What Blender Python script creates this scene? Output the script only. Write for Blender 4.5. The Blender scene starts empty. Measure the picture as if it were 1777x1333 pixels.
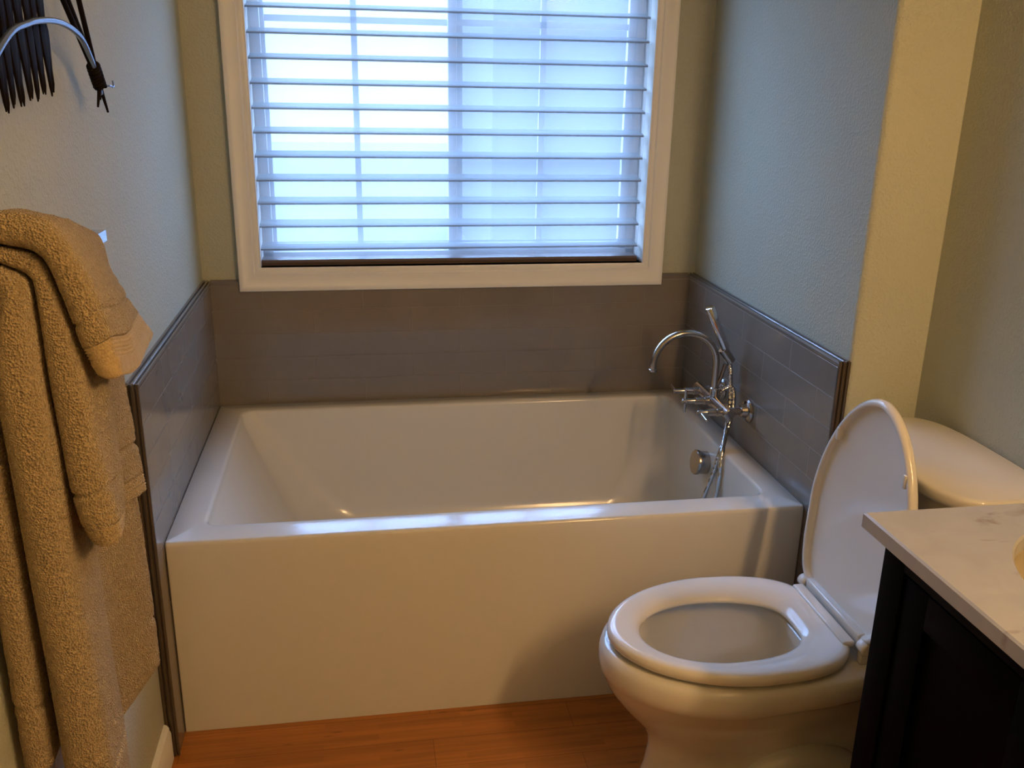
import bpy, bmesh, math, random
from mathutils import Vector, Matrix, noise
PI = math.pi
random.seed(7)
S = bpy.context.scene
COL = S.collection
# ------------------------------------------------------------------ helpers
def link(o, parent=None):
    COL.objects.link(o)
    if parent: o.parent = parent
    return o
def obj(name, bm, mat, parent=None, smooth=True, angle=35):
    bmesh.ops.remove_doubles(bm, verts=bm.verts, dist=1e-6)
    bmesh.ops.recalc_face_normals(bm, faces=bm.faces)
    if smooth:
        for f in bm.faces: f.smooth = True
        for e in bm.edges:
            if len(e.link_faces) == 2 and e.calc_face_angle(0) > math.radians(angle): e.smooth = False
    me = bpy.data.meshes.new(name); bm.to_mesh(me); bm.free()
    me.materials.append(mat)
    return link(bpy.data.objects.new(name, me), parent)
def tag(o, label, cat, group=None):
    o['label'] = label; o['category'] = cat
    if group: o['group'] = group
    return o
def thing(name, label, cat, loc=(0, 0, 0), group=None):
    o = bpy.data.objects.new(name, None); o.empty_display_size = .05
    link(o); o.location = loc
    return tag(o, label, cat, group)
def setparent(o, p):
    o.parent = p
    o.location = Vector(o.location) - Vector(p.location)
    return o
def struct(o):
    o['kind'] = 'structure'; return o
def box(bm, a, b, bev=0, seg=2):
    r = bmesh.ops.create_cube(bm, size=1)
    c = [(a[i] + b[i]) / 2 for i in range(3)]; s = [abs(b[i] - a[i]) for i in range(3)]
    for v in r['verts']: v.co = Vector((v.co.x * s[0] + c[0], v.co.y * s[1] + c[1], v.co.z * s[2] + c[2]))
    if bev:
        es = list({e for v in r['verts'] for e in v.link_edges})
        bmesh.ops.bevel(bm, geom=es, offset=bev, segments=seg, affect='EDGES', profile=.5)
def boxes(*l, bev=0, seg=2):
    bm = bmesh.new()
    for a, b in l: box(bm, a, b, bev, seg)
    return bm
def loft(bm, rings, closed=True, cap0=True, cap1=True):
    vs = [[bm.verts.new(p) for p in r] for r in rings]
    n = len(rings[0])
    for i in range(len(vs) - 1):
        for j in range(n if closed else n - 1):
            k = (j + 1) % n
            bm.faces.new((vs[i][j], vs[i][k], vs[i + 1][k], vs[i + 1][j]))
    if closed and cap0: bm.faces.new(list(reversed(vs[0])))
    if closed and cap1: bm.faces.new(vs[-1])
    return vs
def cr(pts, n):
    """Catmull-Rom resample of a polyline: n spans between neighbours"""
    P = [Vector(p) for p in pts]; P = [2 * P[0] - P[1]] + P + [2 * P[-1] - P[-2]]
    out = []
    for i in range(1, len(P) - 2):
        for k in range(n):
            t = k / n; a, b, c, d = P[i - 1], P[i], P[i + 1], P[i + 2]
            out.append(.5 * ((2 * b) + (c - a) * t + (2 * a - 5 * b + 4 * c - d) * t * t + (3 * b - a - 3 * c + d) * t ** 3))
    out.append(P[-2].copy())
    return out
def tube(bm, pts, rad, seg=16, sx=1.0, ref=(0, 1, 0), caps=True):
    pts = [Vector(p) for p in pts]
    if not isinstance(rad, (list, tuple)): rad = [rad] * len(pts)
    rings = []; u = None
    for i, p in enumerate(pts):
        t = (pts[min(i + 1, len(pts) - 1)] - pts[max(i - 1, 0)]).normalized()
        if u is None:
            u = Vector(ref) - t * t.dot(Vector(ref))
            if u.length < 1e-3: u = t.orthogonal()
        else: u = u - t * t.dot(u)
        u.normalize(); w = t.cross(u)
        rings.append([p + (u * math.cos(a) * sx + w * math.sin(a)) * rad[i] for a in [2 * PI * k / seg for k in range(seg)]])
    loft(bm, rings, cap0=caps, cap1=caps)
def rod(bm, a, b, r, seg=20, bev=.0012):
    """cylinder with eased ends"""
    a = Vector(a); b = Vector(b); d = (b - a).normalized()
    tube(bm, [a, a + d * .0002, a + d * bev, b - d * bev, b - d * .0002, b], [r - bev, r - bev * .8, r, r, r - bev * .8, r - bev], seg)
def prism(bm, prof, f0, f1):
    """profile of 2-D points mapped by f0 and f1 to the two ends"""
    loft(bm, [[f0(p) for p in prof], [f1(p) for p in prof]])
def rrect(cx, cy, hx, hy, r, z, n=8, p=None):
    out = []
    for q, (sx, sy) in enumerate(((1, 1), (-1, 1), (-1, -1), (1, -1))):
        for k in range(n + 1):
            a = q * PI / 2 + k / n * PI / 2
            out.append((cx + sx * (hx - r) + r * math.cos(a), cy + sy * (hy - r) + r * math.sin(a), z))
    return out
# ------------------------------------------------------------------ materials
def mat(name, col, rough=.5, metal=0, spec=.5, coat=0):
    m = bpy.data.materials.new(name); m.use_nodes = True
    b = m.node_tree.nodes['Principled BSDF']
    b.inputs['Base Color'].default_value = (*col, 1); b.inputs['Roughness'].default_value = rough
    b.inputs['Metallic'].default_value = metal; b.inputs['Specular IOR Level'].default_value = spec
    b.inputs['Coat Weight'].default_value = coat; b.inputs['Coat Roughness'].default_value = .06
    return m
def N(m, t, **kw):
    n = m.node_tree.nodes.new(t)
    for k, v in kw.items():
        if hasattr(n, k): setattr(n, k, v)
        else: n.inputs[k.replace('_', ' ')].default_value = v
    return n
def L(m, a, b): m.node_tree.links.new(a, b)
def P(m): return m.node_tree.nodes['Principled BSDF']
def noisebump(m, scale, strength, dist=.002, detail=3, vec=None, ramp=None):
    tc = N(m, 'ShaderNodeTexCoord'); n = N(m, 'ShaderNodeTexNoise', Scale=scale, Detail=detail)
    L(m, vec or tc.outputs['Object'], n.inputs['Vector'])
    out = n.outputs['Fac']
    if ramp:
        r = N(m, 'ShaderNodeMapRange', interpolation_type='SMOOTHSTEP'); L(m, out, r.inputs['Value'])
        r.inputs['From Min'].default_value, r.inputs['From Max'].default_value = ramp; out = r.outputs['Result']
    b = N(m, 'ShaderNodeBump', Strength=strength, Distance=dist); L(m, out, b.inputs['Height'])
    L(m, b.outputs['Normal'], P(m).inputs['Normal'])
    return b
def mixcol(m, fac, a, b, to):
    x = N(m, 'ShaderNodeMix', data_type='RGBA'); L(m, fac, x.inputs[0])
    for i, c in ((6, a), (7, b)):
        if isinstance(c, tuple): x.inputs[i].default_value = (*c, 1)
        else: L(m, c, x.inputs[i])
    if to is not None: L(m, x.outputs[2], to)
    return x.outputs[2]
PAINT = mat('khaki_wall_paint', (.45, .462, .365), .62, spec=.35)
noisebump(PAINT, 150, .38, .0022, 2, ramp=(.46, .66))
CEIL = mat('ceiling_paint', (.62, .60, .54), .8)
TRIM = mat('white_trim_paint', (.78, .77, .71), .38)
PORC = mat('white_porcelain', (.66, .63, .55), .09, spec=.55, coat=.3)
ACRYL = mat('white_tub_acrylic', (.66, .64, .565), .15, spec=.5, coat=0)
noisebump(ACRYL, 5.5, .22, .004, 1)
SEATM = mat('white_seat_plastic', (.70, .67, .60), .09, spec=.5)
CHROME = mat('brushed_nickel', (.46, .42, .38), .18, 1)
POLISH = mat('polished_chrome', (.62, .62, .63), .10, 1)
DARKMET = mat('dark_bronze_metal', (.008, .005, .004), .65, .0, .08)
GLINTMET = mat('glint_tinted_steel_rod', (.24, .32, .48), .24, .75)  # metal with the window's blue highlight put into its base colour
ESPRESSO = mat('espresso_wood', (.010, .0065, .005), .55, spec=.16)
n_ = N(ESPRESSO, 'ShaderNodeTexNoise', Scale=6, Detail=5)
tc_ = N(ESPRESSO, 'ShaderNodeTexCoord'); mp_ = N(ESPRESSO, 'ShaderNodeMapping'); mp_.inputs['Scale'].default_value = (8, 8, .6)
L(ESPRESSO, tc_.outputs['Object'], mp_.inputs[0]); L(ESPRESSO, mp_.outputs[0], n_.inputs['Vector'])
mixcol(ESPRESSO, n_.outputs['Fac'], (.0012, .0008, .0007), (.003, .002, .0016), P(ESPRESSO).inputs['Base Color'])
P(ESPRESSO).inputs['Specular IOR Level'].default_value = .035
WATER = mat('toilet_water', (.66, .64, .58), .02, spec=.6)
RAILM = mat('brown_bottom_rail', (.10, .07, .055), .4)
VINYL = mat('white_window_vinyl', (.62, .63, .64), .4)

def tile_mat(name, axis):
    m = mat(name, (.12, .105, .085), .17, spec=.6)
    tc = N(m, 'ShaderNodeTexCoord'); sp = N(m, 'ShaderNodeSeparateXYZ'); cb = N(m, 'ShaderNodeCombineXYZ')
    L(m, tc.outputs['Object'], sp.inputs[0]); L(m, sp.outputs[axis], cb.inputs[0])
    ad = N(m, 'ShaderNodeMath', operation='SUBTRACT'); L(m, sp.outputs['Z'], ad.inputs[0]); ad.inputs[1].default_value = .5077
    L(m, ad.outputs[0], cb.inputs[1])
    br = N(m, 'ShaderNodeTexBrick', Scale=1.0)
    br.inputs['Mortar Size'].default_value = .0011; br.inputs['Mortar Smooth'].default_value = .25
    br.inputs['Brick Width'].default_value = .305; br.inputs['Row Height'].default_value = .0762
    br.inputs['Color1'].default_value = (.205, .180, .148, 1); br.inputs['Color2'].default_value = (.202, .178, .146, 1)
    br.inputs['Mortar'].default_value = (.208, .183, .150, 1); br.inputs['Bias'].default_value = 0
    L(m, cb.outputs[0], br.inputs['Vector'])
    nz = N(m, 'ShaderNodeTexNoise', Scale=7, Detail=4); L(m, tc.outputs['Object'], nz.inputs['Vector'])
    mr = N(m, 'ShaderNodeMapRange'); L(m, nz.outputs['Fac'], mr.inputs['Value']); mr.inputs['To Min'].default_value = .86; mr.inputs['To Max'].default_value = 1.14
    mx = N(m, 'ShaderNodeMix', data_type='RGBA', blend_type='MULTIPLY'); mx.inputs[0].default_value = 1
    L(m, br.outputs['Color'], mx.inputs[6]); L(m, mr.outputs[0], mx.inputs[7]); L(m, mx.outputs[2], P(m).inputs['Base Color'])
    # pillowed tiles: softly waved glaze plus the sunk grout lines
    wv = N(m, 'ShaderNodeTexNoise', Scale=5, Detail=1.5); L(m, tc.outputs['Object'], wv.inputs['Vector'])
    b1 = N(m, 'ShaderNodeBump', Strength=.35, Distance=.01); L(m, wv.outputs['Fac'], b1.inputs['Height'])
    inv = N(m, 'ShaderNodeMath', operation='SUBTRACT'); inv.inputs[0].default_value = 1; L(m, br.outputs['Fac'], inv.inputs[1])
    b2 = N(m, 'ShaderNodeBump', Strength=.55, Distance=.0025); L(m, inv.outputs[0], b2.inputs['Height']); L(m, b1.outputs[0], b2.inputs['Normal'])
    L(m, b2.outputs[0], P(m).inputs['Normal'])
    rr = N(m, 'ShaderNodeMapRange'); L(m, br.outputs['Fac'], rr.inputs['Value']); rr.inputs['To Min'].default_value = .14; rr.inputs['To Max'].default_value = .45
    L(m, rr.outputs[0], P(m).inputs['Roughness'])
    return m
TILE_X = tile_mat('grey_tile_back', 'X'); TILE_Y = tile_mat('grey_tile_side', 'Y')
TILETRIM = mat('grey_tile_trim', (.17, .155, .135), .14, spec=.6)
EDGETILE = mat('plain_grey_edge_tile', (.17, .145, .115), .2, spec=.6)
EDGEM = mat('dark_tile_edge', (.075, .055, .035), .3)

FLOOR = mat('bamboo_floor', (.4, .15, .04), .33, spec=.45, coat=.1)
def floor_nodes(m):
    tc = N(m, 'ShaderNodeTexCoord'); O = tc.outputs['Object']
    br = N(m, 'ShaderNodeTexBrick', Scale=1.0, offset=.37)
    for k, v in (('Mortar Size', .0006), ('Mortar Smooth', .3), ('Brick Width', .93), ('Row Height', .094), ('Bias', 0)): br.inputs[k].default_value = v
    br.inputs['Color1'].default_value = (.45, .170, .036, 1); br.inputs['Color2'].default_value = (.39, .140, .028, 1); br.inputs['Mortar'].default_value = (.13, .04, .01, 1)
    L(m, O, br.inputs['Vector'])
    b2 = N(m, 'ShaderNodeTexBrick', Scale=1.0, offset=.61)
    for k, v in (('Mortar Size', .0), ('Brick Width', .33), ('Row Height', .0188)): b2.inputs[k].default_value = v
    b2.inputs['Color1'].default_value = (.80, .80, .80, 1); b2.inputs['Color2'].default_value = (1.12, 1.12, 1.12, 1)
    L(m, O, b2.inputs['Vector'])
    a = N(m, 'ShaderNodeMix', data_type='RGBA', blend_type='MULTIPLY'); a.inputs[0].default_value = .8
    L(m, br.outputs['Color'], a.inputs[6]); L(m, b2.outputs['Color'], a.inputs[7])
    mp = N(m, 'ShaderNodeMapping'); mp.inputs['Scale'].default_value = (1.6, 38, 1); L(m, O, mp.inputs[0])
    nz = N(m, 'ShaderNodeTexNoise', Scale=2.2, Detail=6); L(m, mp.outputs[0], nz.inputs['Vector'])
    r = N(m, 'ShaderNodeMapRange'); L(m, nz.outputs['Fac'], r.inputs['Value']); r.inputs['From Min'].default_value = .3; r.inputs['From Max'].default_value = .7
    r.inputs['To Min'].default_value = .80; r.inputs['To Max'].default_value = 1.12
    b = N(m, 'ShaderNodeMix', data_type='RGBA', blend_type='MULTIPLY'); b.inputs[0].default_value = 1
    L(m, a.outputs[2], b.inputs[6]); L(m, r.outputs[0], b.inputs[7])
    # bamboo knuckles: small darker bars across the strips
    mk = N(m, 'ShaderNodeMapping'); mk.inputs['Scale'].default_value = (9, 52, 1); L(m, O, mk.inputs[0])
    vo = N(m, 'ShaderNodeTexVoronoi', Scale=1.0, Randomness=.9); L(m, mk.outputs[0], vo.inputs['Vector'])
    k = N(m, 'ShaderNodeMapRange', interpolation_type='SMOOTHSTEP'); L(m, vo.outputs['Distance'], k.inputs['Value'])
    k.inputs['From Min'].default_value = .04; k.inputs['From Max'].default_value = .19; k.inputs['To Min'].default_value = .55
    c = N(m, 'ShaderNodeMix', data_type='RGBA', blend_type='MULTIPLY'); c.inputs[0].default_value = 1
    L(m, b.outputs[2], c.inputs[6]); L(m, k.outputs[0], c.inputs[7]); L(m, c.outputs[2], P(m).inputs['Base Color'])
floor_nodes(FLOOR)

MARBLE = mat('cream_marble', (.6, .55, .45), .22, spec=.5)
def marble_nodes(m):
    tc = N(m, 'ShaderNodeTexCoord'); O = tc.outputs['Object']
    n1 = N(m, 'ShaderNodeTexNoise', Scale=14, Detail=6); n1.inputs['Distortion'].default_value = .8; L(m, O, n1.inputs['Vector'])
    c1 = mixcol(m, n1.outputs['Fac'], (.37, .365, .345), (.47, .465, .445), None)
    mp = N(m, 'ShaderNodeMapping'); mp.inputs['Rotation'].default_value = (0, 0, .5); mp.inputs['Scale'].default_value = (7, 17, 7); L(m, O, mp.inputs[0])
    n2 = N(m, 'ShaderNodeTexNoise', Scale=1.3, Detail=5); n2.inputs['Distortion'].default_value = .5; L(m, mp.outputs[0], n2.inputs['Vector'])
    r = N(m, 'ShaderNodeMapRange', interpolation_type='SMOOTHSTEP'); L(m, n2.outputs['Fac'], r.inputs['Value']); r.inputs['From Min'].default_value = .585; r.inputs['From Max'].default_value = .70
    r.inputs['To Max'].default_value = .75
    mixcol(m, r.outputs[0], c1, (.24, .20, .16), P(m).inputs['Base Color'])
marble_nodes(MARBLE)

TERRY = mat('tan_terry_cloth', (.40, .275, .135), .95, spec=.12)
def terry_nodes(m):
    P(m).inputs['Sheen Weight'].default_value = .45; P(m).inputs['Sheen Roughness'].default_value = .45
    P(m).inputs['Sheen Tint'].default_value = (.9, .8, .62, 1)
    tc = N(m, 'ShaderNodeTexCoord'); O = tc.outputs['Object']
    at = N(m, 'ShaderNodeAttribute', attribute_name='pile')
    v = N(m, 'ShaderNodeTexVoronoi', Scale=370, Randomness=1); L(m, O, v.inputs['Vector'])
    n = N(m, 'ShaderNodeTexNoise', Scale=95, Detail=3); L(m, O, n.inputs['Vector'])
    ad = N(m, 'ShaderNodeMath', operation='ADD'); L(m, v.outputs['Distance'], ad.inputs[0]); L(m, n.outputs['Fac'], ad.inputs[1])
    mu = N(m, 'ShaderNodeMath', operation='MULTIPLY'); L(m, ad.outputs[0], mu.inputs[0]); L(m, at.outputs['Fac'], mu.inputs[1])
    b = N(m, 'ShaderNodeBump', Strength=1.0, Distance=.0052); L(m, mu.outputs[0], b.inputs['Height']); L(m, b.outputs[0], P(m).inputs['Normal'])
    n2 = N(m, 'ShaderNodeTexNoise', Scale=140, Detail=2); L(m, O, n2.inputs['Vector'])
    mixcol(m, n2.outputs['Fac'], (.30, .21, .10), (.52, .385, .20), P(m).inputs['Base Color'])
terry_nodes(TERRY)

def sheer_mat(name, alpha, col):
    m = bpy.data.materials.new(name); m.use_nodes = True; t = m.node_tree; t.nodes.clear()
    out = t.nodes.new('ShaderNodeOutputMaterial'); tr = t.nodes.new('ShaderNodeBsdfTransparent')
    tl = t.nodes.new('ShaderNodeBsdfTranslucent'); df = t.nodes.new('ShaderNodeBsdfDiffuse')
    tl.inputs[0].default_value = (*col, 1); df.inputs[0].default_value = (*col, 1); tr.inputs[0].default_value = (1, 1, 1, 1)
    a = t.nodes.new('ShaderNodeMixShader'); a.inputs[0].default_value = .35
    t.links.new(tl.outputs[0], a.inputs[1]); t.links.new(df.outputs[0], a.inputs[2])
    b = t.nodes.new('ShaderNodeMixShader'); b.inputs[0].default_value = alpha
    tc = t.nodes.new('ShaderNodeTexCoord'); mp = t.nodes.new('ShaderNodeMapping'); mp.inputs['Scale'].default_value = (3, 1, 40)
    nz = t.nodes.new('ShaderNodeTexNoise'); nz.inputs['Scale'].default_value = 6; nz.inputs['Detail'].default_value = 3
    mr = t.nodes.new('ShaderNodeMapRange'); mr.inputs['To Min'].default_value = alpha - .03; mr.inputs['To Max'].default_value = alpha + .03
    t.links.new(tc.outputs['Object'], mp.inputs[0]); t.links.new(mp.outputs[0], nz.inputs[0]); t.links.new(nz.outputs['Fac'], mr.inputs[0]); t.links.new(mr.outputs[0], b.inputs[0])
    t.links.new(tr.outputs[0], b.inputs[1]); t.links.new(a.outputs[0], b.inputs[2]); t.links.new(b.outputs[0], out.inputs[0])
    return m
SHEER = sheer_mat('white_sheer_fabric', .32, (.42, .44, .45))
VANE = sheer_mat('white_vane_fabric', .60, (.46, .49, .50))
HEM = sheer_mat('dense_vane_hem', .80, (.45, .47, .48))
GLASS = bpy.data.materials.new('window_glass'); GLASS.use_nodes = True
t = GLASS.node_tree; t.nodes.clear()
o_ = t.nodes.new('ShaderNodeOutputMaterial'); a_ = t.nodes.new('ShaderNodeBsdfTransparent'); g_ = t.nodes.new('ShaderNodeBsdfGlossy'); m_ = t.nodes.new('ShaderNodeMixShader')
g_.inputs['Roughness'].default_value = .03; m_.inputs[0].default_value = .06; a_.inputs[0].default_value = (.95, .98, .97, 1)
t.links.new(a_.outputs[0], m_.inputs[1]); t.links.new(g_.outputs[0], m_.inputs[2]); t.links.new(m_.outputs[0], o_.inputs[0])
BULB = bpy.data.materials.new('frosted_bulb_glow'); BULB.use_nodes = True
P(BULB).inputs['Base Color'].default_value = (.9, .9, .85, 1)
P(BULB).inputs['Emission Color'].default_value = (1, .60, .27, 1); P(BULB).inputs['Emission Strength'].default_value = 228

# ------------------------------------------------------------------ dimensions (metres)
LX = 1.524; TW = .9305; RIM = .5066; TT = .905     # tub length, width, height; tile top
WL = -.024; WR = LX + .024; WB = .018               # plastered walls behind the tile
YE = -1.003                                          # front end of the tiled walls
YN = -1.008                                          # niche wall facing the room
XR = 1.728; YR = -4.4; ZC = 2.44
# ------------------------------------------------------------------ room shell
struct(obj('floor', boxes(((WL - .1, YR - .1, -.05), (XR + .1, WB + .1, 0))), FLOOR, smooth=False))
struct(obj('ceiling', boxes(((WL - .1, YR - .1, ZC), (XR + .1, WB + .2, ZC + .08))), CEIL, smooth=False))
struct(obj('wall_left', boxes(((WL - .1, YR - .1, 0), (WL, WB, ZC))), PAINT, smooth=False))
struct(obj('wall_rear', boxes(((WL, YR - .1, 0), (XR, YR, ZC))), PAINT, smooth=False))
struct(obj('wall_right', boxes(((XR, YR - .1, 0), (XR + .1, YN, ZC))), PAINT, smooth=False))
# the thick alcove wall between tub and toilet niche, rounded drywall corner
bm = bmesh.new()
prof = [(WR, WB)]
R_ = .014
for k in range(7):
    a = PI + k / 6 * PI / 2
    prof.append((WR + R_ + R_ * math.cos(a), YN + R_ + R_ * math.sin(a)))
prof += [(XR + .1, YN), (XR + .1, WB)]
prism(bm, prof, lambda p: (p[0], p[1], 0), lambda p: (p[0], p[1], ZC))
struct(obj('wall_alcove', bm, PAINT, angle=50))
# back wall with the window opening
ox0, ox1, oz0, oz1 = .150, 1.363, .945, 2.10
bm = boxes(((WL - .1, WB, 0), (ox0, WB + .16, ZC)), ((ox1, WB, 0), (XR + .1, WB + .16, ZC)),
           ((ox0, WB, 0), (ox1, WB + .16, oz0)), ((ox0, WB, oz1), (ox1, WB + .16, ZC)))
struct(obj('wall_back', bm, PAINT, smooth=False))
# ------------------------------------------------------------------ window
win = bpy.data.objects.new('window_1', None); link(win); win.location = ((ox0 + ox1) / 2, WB, oz0); struct(win)
def wpart(name, bm, m, smooth=True):
    o = obj(name, bm, m, smooth=smooth); return setparent(o, win)
# moulded casing: stepped profile, mitred round the opening
cp = [(0, .0), (0, .016), (.006, .020), (.014, .020), (.018, .024), (.046, .025), (.050, .028), (.056, .030), (.062, .028), (.064, .024), (.064, 0)]
bm = bmesh.new()
rings = []
for (sx, sz) in ((-1, -1), (1, -1), (1, 1), (-1, 1)):
    x = ox0 if sx < 0 else ox1; z = oz0 if sz < 0 else oz1
    rings.append([(x + sx * u, WB - d, z + sz * u * (1.14 if sz < 0 else 1)) for u, d in cp])
rings.append(rings[0])
loft(bm, rings, cap0=False, cap1=False)
wpart('window_casing', bm, TRIM)
jt = .012
bm = boxes(((ox0, WB - .016, oz0), (ox0 + .004, WB + .14, oz1)), ((ox1 - .004, WB - .016, oz0), (ox1, WB + .14, oz1)),
           ((ox0, WB - .016, oz0 - .004), (ox1, WB + .14, oz0)), ((ox0, WB - .016, oz1), (ox1, WB + .14, oz1 + .004)))
wpart('window_jamb', bm, TRIM, False)
# vinyl slider: frame, fixed sash, sliding sash, muntins
y0, y1 = WB + .085, WB + .135
bm = boxes(((ox0 + .004, y0, oz0), (ox0 + .035, y1, oz1)), ((ox1 - .035, y0, oz0), (ox1 - .004, y1, oz1)),
           ((ox0, y0, oz0), (ox1, y1, oz0 + .03)), ((ox0, y0, oz1 - .03), (ox1, y1, oz1)), bev=.002)
wpart('window_frame', bm, VINYL)
def sash(x0, x1, ya, xm, name):
    b = ya + .022
    w = .027
    bm = boxes(((x0, ya, oz0 + .025), (x0 + w, b, oz1 - .025)), ((x1 - w, ya, oz0 + .025), (x1, b, oz1 - .025)),
               ((x0, ya, oz0 + .025), (x1, b, oz0 + .052)), ((x0, ya, oz1 - .052), (x1, b, oz1 - .025)), bev=.002)
    wpart(name, bm, VINYL)
    bm = boxes(((xm - .009, ya + .006, oz0 + .05), (xm + .009, b - .006, oz1 - .05)), *[((x0 + w, ya + .006, z - .009), (x1 - w, b - .006, z + .009)) for z in (1.275, 1.665)])
    wpart('muntin_bars', bm, VINYL, False)
    bm = boxes(((x0 + w, ya + .010, oz0 + .05), (x1 - w, ya + .013, oz1 - .05)))
    wpart('window_pane', bm, GLASS, False)
sash(.170, .785, WB + .108, .457, 'window_sash')
sash(.738, 1.330, WB + .088, 1.034, 'window_sash')
# ------------------------------------------------------------------ sheer horizontal-vane shade
bx0, bx1 = .154, 1.348
yb = WB + .012
shade = thing('window_shade', 'white sheer shade with horizontal fabric vanes filling the window opening', 'window shade', ((bx0 + bx1) / 2, yb + .02, .95))
def spart(n, bm, m, smooth=True): return setparent(obj(n, bm, m, smooth=smooth), shade)
vz = [.997 + .0693 * k for k in range(16)]
def sheet(y):
    bm = bmesh.new()
    a = [bm.verts.new(p) for p in ((bx0, y, .945), (bx1, y, .945), (bx1, y, 2.06), (bx0, y, 2.06))]
    bm.faces.new(a); return bm
spart('front_sheer', sheet(yb), SHEER, False)
spart('back_sheer', sheet(yb + .052), SHEER, False)
for z in vz:
    bm = bmesh.new(); rings = []
    pts = [(yb + .001, z - .0035), (yb - .0012, z - .002), (yb - .0015, z + .0005), (yb + .004, z + .0025), (yb + .015, z + .0050), (yb + .03, z + .0065), (yb + .044, z + .009), (yb + .0515, z + .014)]
    for x in (bx0, bx1):
        rings.append([(x, p[0], p[1]) for p in pts] + [(x, p[0] + .0003, p[1] - .0009) for p in reversed(pts)])
    loft(bm, rings)
    for f in bm.faces:
        if f.calc_center_median().y < yb + .0022: f.material_index = 1
    spart('vane', bm, VANE).data.materials.append(HEM)
bm = bmesh.new()
prism(bm, [(-.006, .0), (-.007, .010), (-.003, .017), (.04, .019), (.056, .017), (.058, .006), (.054, 0)], lambda p: (bx0, yb + p[0], .935 + p[1] + .000), lambda p: (bx1 - .001, yb + p[0], .935 + p[1]))
bmesh.ops.translate(bm, verts=bm.verts, vec=(0, 0, .0115))
spart('bottom_rail', bm, RAILM)
bm = boxes(((bx0, yb - .008, 2.045), (bx1, yb + .06, 2.098)), bev=.006)
spart('head_rail', bm, VINYL)
# ------------------------------------------------------------------ outside
GROUND = mat('pale_patio', (.05, .055, .052), .9)
struct(obj('ground', boxes(((-14, .6, -.35), (16, 26, -.30))), GROUND, smooth=False))
SIDING = mat('grey_siding', (.062, .060, .060), .8)
noisebump(SIDING, 6, .3, .01)
hb = thing('neighbouring_house', 'blurred bluish house wall outside, behind the right half of the sheer shade', 'house', (5.5, 7, -.3))
bm = boxes(((1.72, 6, -.3), (10, 9, 3.2))); setparent(obj('wall', bm, SIDING, smooth=False), hb)
bm = bmesh.new(); prism(bm, [(5.6, 3.1), (7.5, 4.3), (9.4, 3.1)], lambda p: (1.55, p[0], p[1]), lambda p: (10.2, p[0], p[1])); setparent(obj('roof', bm, SIDING, smooth=False), hb)
# ------------------------------------------------------------------ tiled wainscot and its trims
struct(obj('wall_tiled_back', boxes(((0, 0, 0), (LX, WB, TT - .012)),), TILE_X, smooth=False))
struct(obj('wall_tiled_left', boxes(((WL, -TW + .001, 0), (0, WB, TT - .012)), ((WL, YE + .006, RIM), (0, -TW + .001, TT - .012))), TILE_Y, smooth=False))
struct(obj('wall_tiled_right', boxes(((LX, YE + .006, 0), (WR, WB, TT - .012)),), TILE_Y, smooth=False))
# grooved pencil trim: offset from plaster (0) to tile face (.024), height above -.012
gp = [(0, -.012), (0, .0), (.004, .002), (.0065, .001), (.0075, -.006), (.0105, -.006), (.0115, .000), (.016, .001), (.0175, -.001), (.0185, -.007), (.0210, -.007), (.022, -.002), (.0255, -.003), (.0265, -.006), (.0255, -.012)]
def trimrun(n, side):
    bm = bmesh.new()
    if side == 'back':
        k = .018 / .024
        prism(bm, gp, lambda p: (0, WB - p[0] * k, TT + p[1]), lambda p: (LX, WB - p[0] * k, TT + p[1]))
    else:
        x0, s = (WL, 1) if side == 'left' else (WR, -1)
        prism(bm, gp, lambda p: (x0 + s * p[0], WB, TT + p[1]), lambda p: (x0 + s * p[0], YE, TT + p[1]))
    return struct(obj(n, bm, TILETRIM, angle=25))
struct(obj('trim_6', boxes(((WL, YE + .006, 0), (0, -TW + .001, RIM))), EDGETILE, smooth=False))
trimrun('trim_1', 'back'); trimrun('trim_2', 'left'); trimrun('trim_3', 'right')
for n, x0, s in (('trim_4', WL, 1), ('trim_5', WR, -1)):
    bm = bmesh.new()
    prism(bm, gp, lambda p: (x0 + s * p[0], YE + .006 + (-.006 - p[1] * .9) * 1.0 - .006, 0), lambda p: (x0 + s * p[0], YE - p[1] * .9 - .006, TT - .001))
    struct(obj(n, bm, EDGEM, angle=25))
# baseboard along the left wall
bm = bmesh.new()
bp = [(0, 0), (.014, 0), (.014, .072), (.011, .078), (.011, .084), (.006, .092), (0, .094)]
prism(bm, bp, lambda p: (WL + p[0], YE - .012, p[1]), lambda p: (WL + p[0], YR, p[1]))
struct(obj('baseboard_left', bm, TRIM, angle=30))
bm = bmesh.new()
prism(bm, bp, lambda p: (WR + .01, YN - p[0], p[1]), lambda p: (XR, YN - p[0], p[1]))
struct(obj('baseboard_niche', bm, TRIM, angle=30))
# ------------------------------------------------------------------ bathtub
tub = thing('bathtub', 'white rectangular alcove bathtub with a flat apron below the window', 'bathtub', (LX / 2, -TW / 2, 0))
def tubring(x0, x1, ya, yb_, r, z):
    return rrect((x0 + x1) / 2, (ya + yb_) / 2, (x1 - x0) / 2, (yb_ - ya) / 2, r, z, n=8)
R0 = .002; e = .0012
rings = [tubring(e, LX - e, -TW + .004, -e, .004, .001)]
rings += [tubring(e, LX - e, -TW + .003, -e, .004, .25)]
rings += [tubring(e, LX - e, -TW, -e, .005, RIM - .030)]
for k in range(5):
    a = k / 4 * PI / 2; rr = .009
    d = rr * (1 - math.cos(a))
    rings.append(tubring(e + d * .15, LX - e - d * .15, -TW + d, -e - d * .15, .006, RIM - rr + rr * math.sin(a)))
ix0, ix1, iya, iyb = .078, 1.452, -.846, -.066
zz = RIM
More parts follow.
